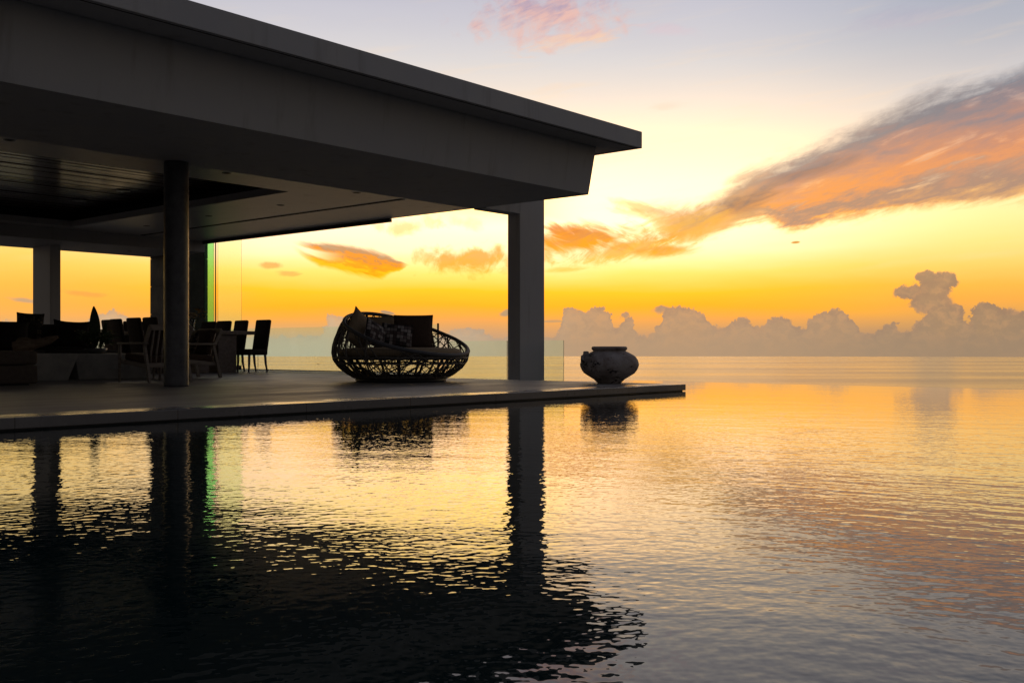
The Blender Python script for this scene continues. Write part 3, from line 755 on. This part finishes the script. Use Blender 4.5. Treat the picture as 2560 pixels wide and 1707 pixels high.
pillow('throw_pillow', 'large square dark brown pillow standing upright on the daybed', M['brown'], (.14,.33,.70), (-8,0,-3), .56, .48, .18, DM, ears=.03, group=pg)

# ------------------------------------------------------------------ clay pot on the deck end
VL = (11.11, 7.83, 0)
pot = thing('clay_jar', 'squat weathered clay jar with dark blotches standing at the deck end', 'jar', VL, DRZ)
pf = [(.0,.0),(.149,0),(.158,.008),(.203,.053),(.27,.094),(.335,.135),(.367,.18),(.385,.225),(.388,.256),(.373,.307),(.345,.35),(.318,.372),(.249,.41),(.218,.424),(.213,.432),(.226,.44),(.236,.456),(.236,.47),(.226,.484),(.208,.488),(.196,.48),(.192,.44),(.20,.41),(.28,.36),(.33,.3),(.35,.25),(.3,.14),(.15,.04),(.0,.03)]
wobf = lambda a, z: .010*sin(3*a+7*z)+.006*sin(7*a-11*z+1)
b = MB().lathe(pf, 72, closed_ends=False, wob=wobf).build('body', M['vase'], pot)
bm = bmesh.new(); rn = random.Random(5)
ca, cz = R(172), .37
for k in range(22):                                        # crust of shells on the left shoulder
    r = .388-.9*max(0, cz-.30)
    bmesh.ops.create_icosphere(bm, subdivisions=2, radius=rn.uniform(.02,.032), matrix=Matrix.Translation((r*cos(ca), r*sin(ca), cz)) @ Matrix.Diagonal((1,1,.8,1)))
    ca = min(R(240), max(R(150), ca+rn.uniform(-.06,.075))); cz = min(.405, max(.31, cz+rn.uniform(-.018,.018)))
for v in bm.verts: v.co += Vector((rn.uniform(-.004,.004), rn.uniform(-.004,.004), rn.uniform(-.004,.004)))
me = bpy.data.meshes.new('crust'); bm.to_mesh(me); bm.free(); me.materials.append(M['vase'])
o = bpy.data.objects.new('crust', me); COL.objects.link(o); o.parent = pot
MB().rbox(-.345,-.275,-.06,.03,.35,.425,.018).build('broken_handle', M['vase'], pot)

# ------------------------------------------------------------------ dining set
def make_dining(label):
    t = thing('dining_chair', label, 'chair', (0,0,0), 0, 'dining chairs round the long table')
    MB().rbox(-.23,.22,-.225,.225,.335,.455,.025).build('seat', M['chair_fabric'], t)
    tilt = Matrix.Translation((-.19,0,.40)) @ Matrix.Rotation(R(-9), 4, 'Y')
    MB().rbox(-.04,.035,-.225,.225,-.02,.645,.03,3,tilt).build('backrest', M['chair_fabric'], t)
    for sx, sy in ((.18,.185),(.18,-.185),(-.19,.185),(-.19,-.185)):
        x1 = sx-.05 if sx < 0 else sx+.01
        MB().tube([(sx,sy,.345),(sx+.3*(x1-sx),sy,.17),(x1,sy,0)], [.026,.023,.017], 8).build('leg', M['grey_wood'], t)
    return t
rows = [((12.0,17.06),180,'dark dining chair standing free of the table end, its whole side showing'),
        ((11.93,17.72),180,'dark dining chair second from the right end, half hidden behind the tabletop'),
        ((11.93,18.3),180,'dark dining chair in front of the clear glass panel, only its back showing'),
        ((12.0,18.95),180,'dark dining chair in front of the green glass strip, back only'),
        ((10.19,17.2),0,'dark dining chair back just left of the round column, above the slatted armchair'),
        ((10.16,17.72),0,'dark dining chair back second left of the round column'),
        ((10.34,18.7),0,'dark dining chair back third left of the round column'),
        ((10.49,19.3),0,'dark dining chair back half hidden behind the tall upright leaf'),
        ((11.15,19.75),-90,'dark dining chair at the far head of the table behind the flowers')]
proto = make_dining(rows[0][2])
for i, ((x,y), rz, lab) in enumerate(rows):
    if i == 0: proto.location = (x,y,0); proto.rotation_euler = (0,0,R(rz))
    else: dup(proto, (x,y,0), rz+random.uniform(-4,4), lab)
tb = thing('dining_table', 'long pale wooden dining table with a thick top on slab legs', 'table', (11.1,18.1,0))
tl = (11.1,18.1,0)
MB().box(10.45,12.02,16.95,19.4,.735,.805).build('tabletop', M['table_wood'], tb, tl, bevel=.006)
for y0 in (17.02, 18.75):
    MB().box(11.22,11.63,y0,y0+.4,.0,.733).build('leg', M['table_wood'], tb, tl, bevel=.006)
    MB().box(10.72,11.02,y0,y0+.4,.0,.733).build('leg', M['table_wood'], tb, tl, bevel=.006)
# flowers
fv = thing('flower_vase', 'glass vase of pale blooms and orchid sprays on the dining table', 'flower vase', (10.86,17.35,.806))
MB().lathe([(.0,0),(.05,0),(.055,.02),(.05,.12),(.06,.2),(.055,.2),(.045,.12),(.048,.02),(.0,.012)], 24, closed_ends=False).build('vase', M['glass_vase'], fv)
rn = random.Random(3); st = MB(); bl = MB(); orc = MB()
def leafquad(mb, c, d, l, w):
    d = Vector(d).normalized(); a = d.cross(Vector((rn.uniform(-1,1),rn.uniform(-1,1),rn.uniform(-.3,1)))).normalized(); c = Vector(c)
    n = a.cross(d)*l*.12
    mb.add([c, c+d*l*.45+a*w/2+n, c+d*l, c+d*l*.45-a*w/2+n, c+d*l*.5-n], [(0,1,4),(1,2,4),(2,3,4),(3,0,4)], True)
for k in range(7):
    a = rn.uniform(0,6.28); tip = Vector((.08*cos(a)-.03, .08*sin(a), .22+rn.uniform(0,.12)))
    st.tube([(0,0,.02),tip*.6,tip], .004, 4)
    for q in range(26):
        d = Vector((rn.gauss(0,1),rn.gauss(0,1),rn.gauss(0,1))).normalized(); leafquad(bl, tip+d*.01, d, .05, .035)
for (dx, dz) in ((.10,.42),(.16,.40),(.22,.34),(.26,.30),(.14,.34)):
    pts = [(0,0,.05),(dx*.4*.651,-dx*.4*.759,dz*.7),(dx*.651,-dx*.759,dz)]; st.tube(pts, .004, 4)
    for q in range(5): leafquad(orc, Vector(pts[2])+Vector((rn.uniform(-.02,.02),rn.uniform(-.02,.02),rn.uniform(-.06,.02))), (rn.uniform(-1,1),rn.uniform(-1,1),rn.uniform(-.6,1)), .07, .022)
st.build('stems', M['leaf'], fv); bl.build('blooms', M['petal'], fv); orc.build('orchid_sprays', M['orchid'], fv)

# ------------------------------------------------------------------ slatted lounge armchairs
def make_armchair(label):
    """faces local +X"""
    t = thing('lounge_armchair', label, 'armchair', (0,0,0), 0, 'slatted wooden armchairs')
    W = .31
    for s in (-1, 1):
        y = s*W
        MB().beam((-.40,y,0),(-.27,y,.50),.035,.045,Vector((1,0,0))).build('rear_leg', M['grey_wood'], t)
        MB().beam((-.27,y,.49),(-.42,y,.76),.034,.05,Vector((1,0,0))).build('back_post', M['grey_wood'], t)
        MB().tube([(.40,y,0),(.385,y,.3),(.38,y,.515)], [.017,.022,.02], 8).build('front_leg', M['grey_wood'], t)
        MB().rbox(-.33,.42,y-.03,y+.03,.515,.548,.012).build('armrest', M['grey_wood'], t)
        MB().beam((-.34,y*.93,.215),(.385,y*.93,.285),.028,.06).build('seat_rail', M['grey_wood'], t)
    MB().beam((-.405,-W,.745),(-.405,W,.745),.035,.075).build('top_rail', M['grey_wood'], t)
    MB().beam((-.30,-W*.9,.235),(-.30,W*.9,.235),.03,.06).build('rear_rail', M['grey_wood'], t)
    MB().beam((.375,-W*.9,.28),(.375,W*.9,.28),.03,.06).build('front_rail', M['grey_wood'], t)
    for k in range(7):
        y = -.24+k*.08
        MB().tube([(-.30,y,.25),(-.318,y,.42),(-.40,y,.72)], .0155, 6).build('back_slat', M['grey_wood'], t)
    MB().rbox(-.27,.36,-.27,.27,.275,.375,.03,3,Matrix.Rotation(R(-5),4,'Y')).build('seat_cushion', M['brown'], t)
    MB().rbox(-.05,.05,-.26,.26,0,.40,.04,3,Matrix.Translation((-.22,0,.37)) @ Matrix.Rotation(R(-15),4,'Y')).build('back_cushion', M['brown'], t)
    return t
a1 = make_armchair('wooden armchair left of the round column with its slatted back to the pool')
a1.location = (7.57, 13.02, 0); a1.rotation_euler = (0,0,R(90))
a2 = dup(a1, (8.93,14.4,0), 180, 'wooden armchair right of the round column, seen side on with cushions')
M2 = Matrix.Translation((8.93,14.4,0)) @ Matrix.Rotation(R(180),4,'Z')
pillow('throw_pillow', 'square patterned pillow propped in the armchair beside the round column', M['patches'], (-.02,.12,.56), (-14,0,72), .40, .36, .13, M2)

# ------------------------------------------------------------------ lounge group
ot = thing('ottoman', 'low two tier upholstered ottoman at the left edge of the terrace', 'ottoman', (5.2,13.4,0))
MB().rbox(3.9,5.93,12.97,13.9,.02,.245,.025).build('base', M['ottoman_fabric'], ot, (5.2,13.4,0))
MB().rbox(3.9,5.935,12.965,13.9,.25,.43,.05,4).build('cushion', M['ottoman_fabric'], ot, (5.2,13.4,0))
MB().box(4,5.85,13.05,13.8,0,.02).build('foot', M['metal'], ot, (5.2,13.4,0))
c1 = MB().frus((5.6,7.06,14.5,15.3), (5.55,7.2,14.45,15.35), 0, .39).build('coffee_table', M['furniture_concrete'], bevel=.008)
tag(c1, 'tapered pale concrete coffee table block beside the ottoman', 'coffee table', 'concrete coffee table blocks')
c2 = MB().frus((7.36,8.5,14.78,15.5), (7.27,8.62,14.72,15.56), 0, .385).build('coffee_table', M['furniture_concrete'], bevel=.008)
tag(c2, 'dark concrete coffee table block under the potted plant', 'coffee table', 'concrete coffee table blocks')
# driftwood boat bowl
dw = MB(); vs = []; fs = []; NS, NP = 14, 15
for i in range(NS+1):
    t = i/NS; x = -.30+.60*t; r = .125*(1-t)**.75+.012+.02*sin(9*t)*(1-t); zc = .13+.12*t**2.2
    for inn in (0, 1):
        rr = r*(1-.16*inn)
        op = 2.3 if i < 2 else 1.15+.2*sin(7*t)
        for k in range(NP):
            a = pi*1.5-(pi-op*.5*.75)+2*(pi-op*.5*.75)*k/(NP-1) if False else -pi/2-(pi-op*.55)+2*(pi-op*.55)*k/(NP-1)
            vs.append((x+.01*sin(3*k), rr*cos(a)*1.05, zc+rr*sin(a)*1.0+.006*sin(5*k+9*t)))
S2 = 2*NP
for i in range(NS):
    for k in range(NP-1):
        a = i*S2+k; fs.append((a,a+1,a+1+S2,a+S2)); b = a+NP; fs.append((b+1,b,b+S2,b+1+S2))
    for k in (0, NP-1):
        a = i*S2+k; fs.append((a,a+NP,a+NP+S2,a+S2))
for e in (0, NS):
    for k in range(NP-1):
        a = e*S2+k; fs.append((a,a+1,a+1+NP,a+NP))
dw.add(vs, fs, True)
d = dw.build('driftwood_bowl', M['driftwood'], loc=(6.72,14.72,.385)); d.rotation_euler = (0,0,R(DRZ))
tag(d, 'hollow driftwood bowl with an open round end on the coffee table', 'bowl')
# plant in a shallow bowl
pl = thing('potted_plant', 'leafy plant with one tall upright leaf in a shallow grey bowl', 'plant', (7.72,14.975,.386), DRZ)
MB().lathe([(.0,0),(.09,0),(.15,.03),(.17,.075),(.16,.078),(.14,.04),(.0,.03)], 32, closed_ends=False).build('bowl', M['pot'], pl)
MB().lathe([(.0,.055),(.155,.055)], 32, closed_ends=False).build('soil', M['ground'], pl)
def blade(mb, base, tip, w, bend=.1, n=10, fold=.25):
    base, tip = Vector(base), Vector(tip); ax = (tip-base); side = ax.cross(Vector((0,1,.15))).normalized(); nrm = side.cross(ax).normalized()
    L = ax.length; vs = []; fs = []
    for i in range(n+1):
        t = i/n; c = base+ax*t+nrm*bend*L*sin(pi*t*.5)*t; ww = w*(sin(pi*min(1, t*.92+.06)))**.8
        vs += [c-side*ww/2+nrm*ww*fold, c, c+side*ww/2+nrm*ww*fold]
    for i in range(n):
        a = i*3; fs += [(a,a+1,a+4,a+3),(a+1,a+2,a+5,a+4)]
    mb.add(vs, fs, True)
mb = MB(); blade(mb, (.0,0,.10), (-.03,-.01,.72), .17, .02, 12, .06); mb.tube([(.03,0,.05),(.0,0,.12)], .008, 5)
blade(mb, (.05,.03,.08), (.10,.1,.50), .085, .12); blade(mb, (-.02,.03,.10), (-.10,.05,.50), .03, .1)
mb.build('tall_leaf', M['leaf'], pl)
rn = random.Random(21); mb = MB()
for k in range(46):
    a = rn.uniform(0, 6.28); rr = rn.uniform(.14,.36); z = rn.uniform(.12,.36)
    p0 = Vector((.05*cos(a),.05*sin(a),.06)); p1 = Vector((rr*cos(a), rr*sin(a), z))
    mb.tube([p0, (p0+p1)/2+Vector((0,0,.06)), p1], .003, 3)
    for q in range(7):
        t = .35+.65*q/6; c = p0.lerp(p1, t)+Vector((0,0,.06*sin(pi*t)))
        for s in (-1, 1):
            leafquad(mb, c, (cos(a+s*1.1), sin(a+s*1.1), .25), .075*(1.15-t*.6), .02)
mb.build('fronds', M['leaf'], pl)
# sofa behind
so_ = thing('sofa', 'long dark sofa with pillows behind the concrete coffee tables', 'sofa', (6.9,16.2,0))
sl = (6.9,16.2,0)
MB().rbox(4.9,8.5,15.75,16.75,.05,.27,.03).build('base', M['dark_fabric'], so_, sl)
for k in range(3): MB().rbox(4.92+k*1.195,4.92+k*1.195+1.185,15.7,16.5,.275,.44,.05).build('seat_cushion', M['dark_fabric'], so_, sl)
for k in range(3): MB().rbox(4.92+k*1.195,4.92+k*1.195+1.185,16.42,16.68,.42,.855,.07,4,Matrix.Translation((0,0,0))).build('back_cushion', M['dark_fabric'], so_, sl)
MB().rbox(4.9,8.5,16.66,16.8,.05,.80,.03).build('back_frame', M['dark_fabric'], so_, sl)
for x in (5,8.4):
    for y in (15.85,16.65): MB().box(x-.03,x+.03,y-.03,y+.03,0,.055).build('leg', M['metal'], so_, sl)
sp = 'pillows on the dark sofa'
pillow('throw_pillow', 'dark pillow with two pointed corners on the right end of the sofa', M['dark_fabric'], (7.95,16.22,.70), (-14,3,-42), .60, .46, .2, ears=.10, sag=.03, group=sp)
pillow('throw_pillow', 'patterned pillow rising above the sofa back before the white pillar', M['patches'], (7.42,16.52,.80), (-6,3,-25), .40, .46, .16, group=sp)
pillow('throw_pillow', 'patterned square pillow on the sofa at the left photo edge', M['patches'], (6.28,16.1,.64), (-12,-2,-35), .50, .42, .16, group=sp)
pillow('throw_pillow', 'plain black pillow on the sofa behind the driftwood bowl', M['dark_fabric'], (6.98,16.2,.66), (-12,0,-20), .52, .46, .18, group=sp)

# ------------------------------------------------------------------ shrubs beyond the far railing
def shrub(x, y, r, top, label, seed):
    rn = random.Random(seed)
    t = thing('shrub', label, 'shrub', (x,y,-2.2), 0, 'shrubs beyond the glass railing')
    lf = MB(); st = MB(); H = top+2.2
    for k in range(7):
        a = rn.uniform(0,6.28); st.tube([(0,0,0),(r*.25*cos(a),r*.25*sin(a),H*.4),(r*.5*cos(a),r*.5*sin(a),H*.8)], [.05,.035,.015], 5)
    for k in range(2600):
        a = rn.uniform(0,6.28); q = rn.random(); z = H*(.15+.85*q); lump = .75+.25*sin(3*a+seed)+.2*sin(5*a+4*q*3)
        rr = r*lump*sqrt(max(0,1-(max(0,q-.45)/.58)**2))*rn.uniform(.55,1)**.5
        c = Vector((rr*cos(a), rr*sin(a), z+rn.uniform(-.1,.1)*(q<.9)))
        d = Vector((cos(a)+rn.gauss(0,.5), sin(a)+rn.gauss(0,.5), rn.gauss(.3,.5))).normalized()
        s = d.cross(Vector((rn.gauss(0,1),rn.gauss(0,1),rn.gauss(0,1)))).normalized(); l = rn.uniform(.09,.17)
        lf.add([c-s*l*.25, c+d*l*.5+s*l*.05, c+d*l, c+s*l*.3+d*l*.4], [(0,1,2,3)])
    lf.build('foliage', M['shrub'], t); st.build('stems', M['driftwood'], t)
shrub(14.9, 29.0, .95, .95, 'rounded green shrub beyond the railing, nearest to the tall leaf', 1)
shrub(15.0, 26.6, 1.0, .88, 'green shrub beyond the railing between two dining chair backs', 2)
shrub(15.1, 24.4, .9, .80, 'low green shrub beyond the railing behind the slatted armchair', 3)
shrub(14.8, 31.6, 1.1, .90, 'green shrub beyond the railing behind the sofa pillow', 4)

# ------------------------------------------------------------------ a fishing boat far out
bx, by = 4420., 5523.
bt = thing('fishing_boat', 'tiny dark fishing boat far out on the sea beyond the railing', 'boat', (bx,by,SEA), DRZ)
mb = MB(); secs = [(-8,.5,.9),(-6,1.9,1.5),(0,2.3,1.2),(5,1.7,1.6),(8.5,.1,2.6)]
vs = [v for x, w, h in secs for v in ((x,-w,h),(x,-w*.6,-.3),(x,w*.6,-.3),(x,w,h))]
mb.add(vs, [(i*4+k, i*4+k+1, i*4+k+5, i*4+k+4) for i in range(4) for k in range(3)]+[(i*4+3, i*4, i*4+4, i*4+7) for i in range(4)]+[(0,1,2,3),(19,18,17,16)])
mb.build('hull', M['metal'], bt); MB().rbox(-4.5,-.5,-1.2,1.2,1.2,3.6,.15).build('cabin', M['plaster'], bt)
MB().tube([(1,0,1),(1,0,6.5)], .12, 6).build('mast', M['metal'], bt)
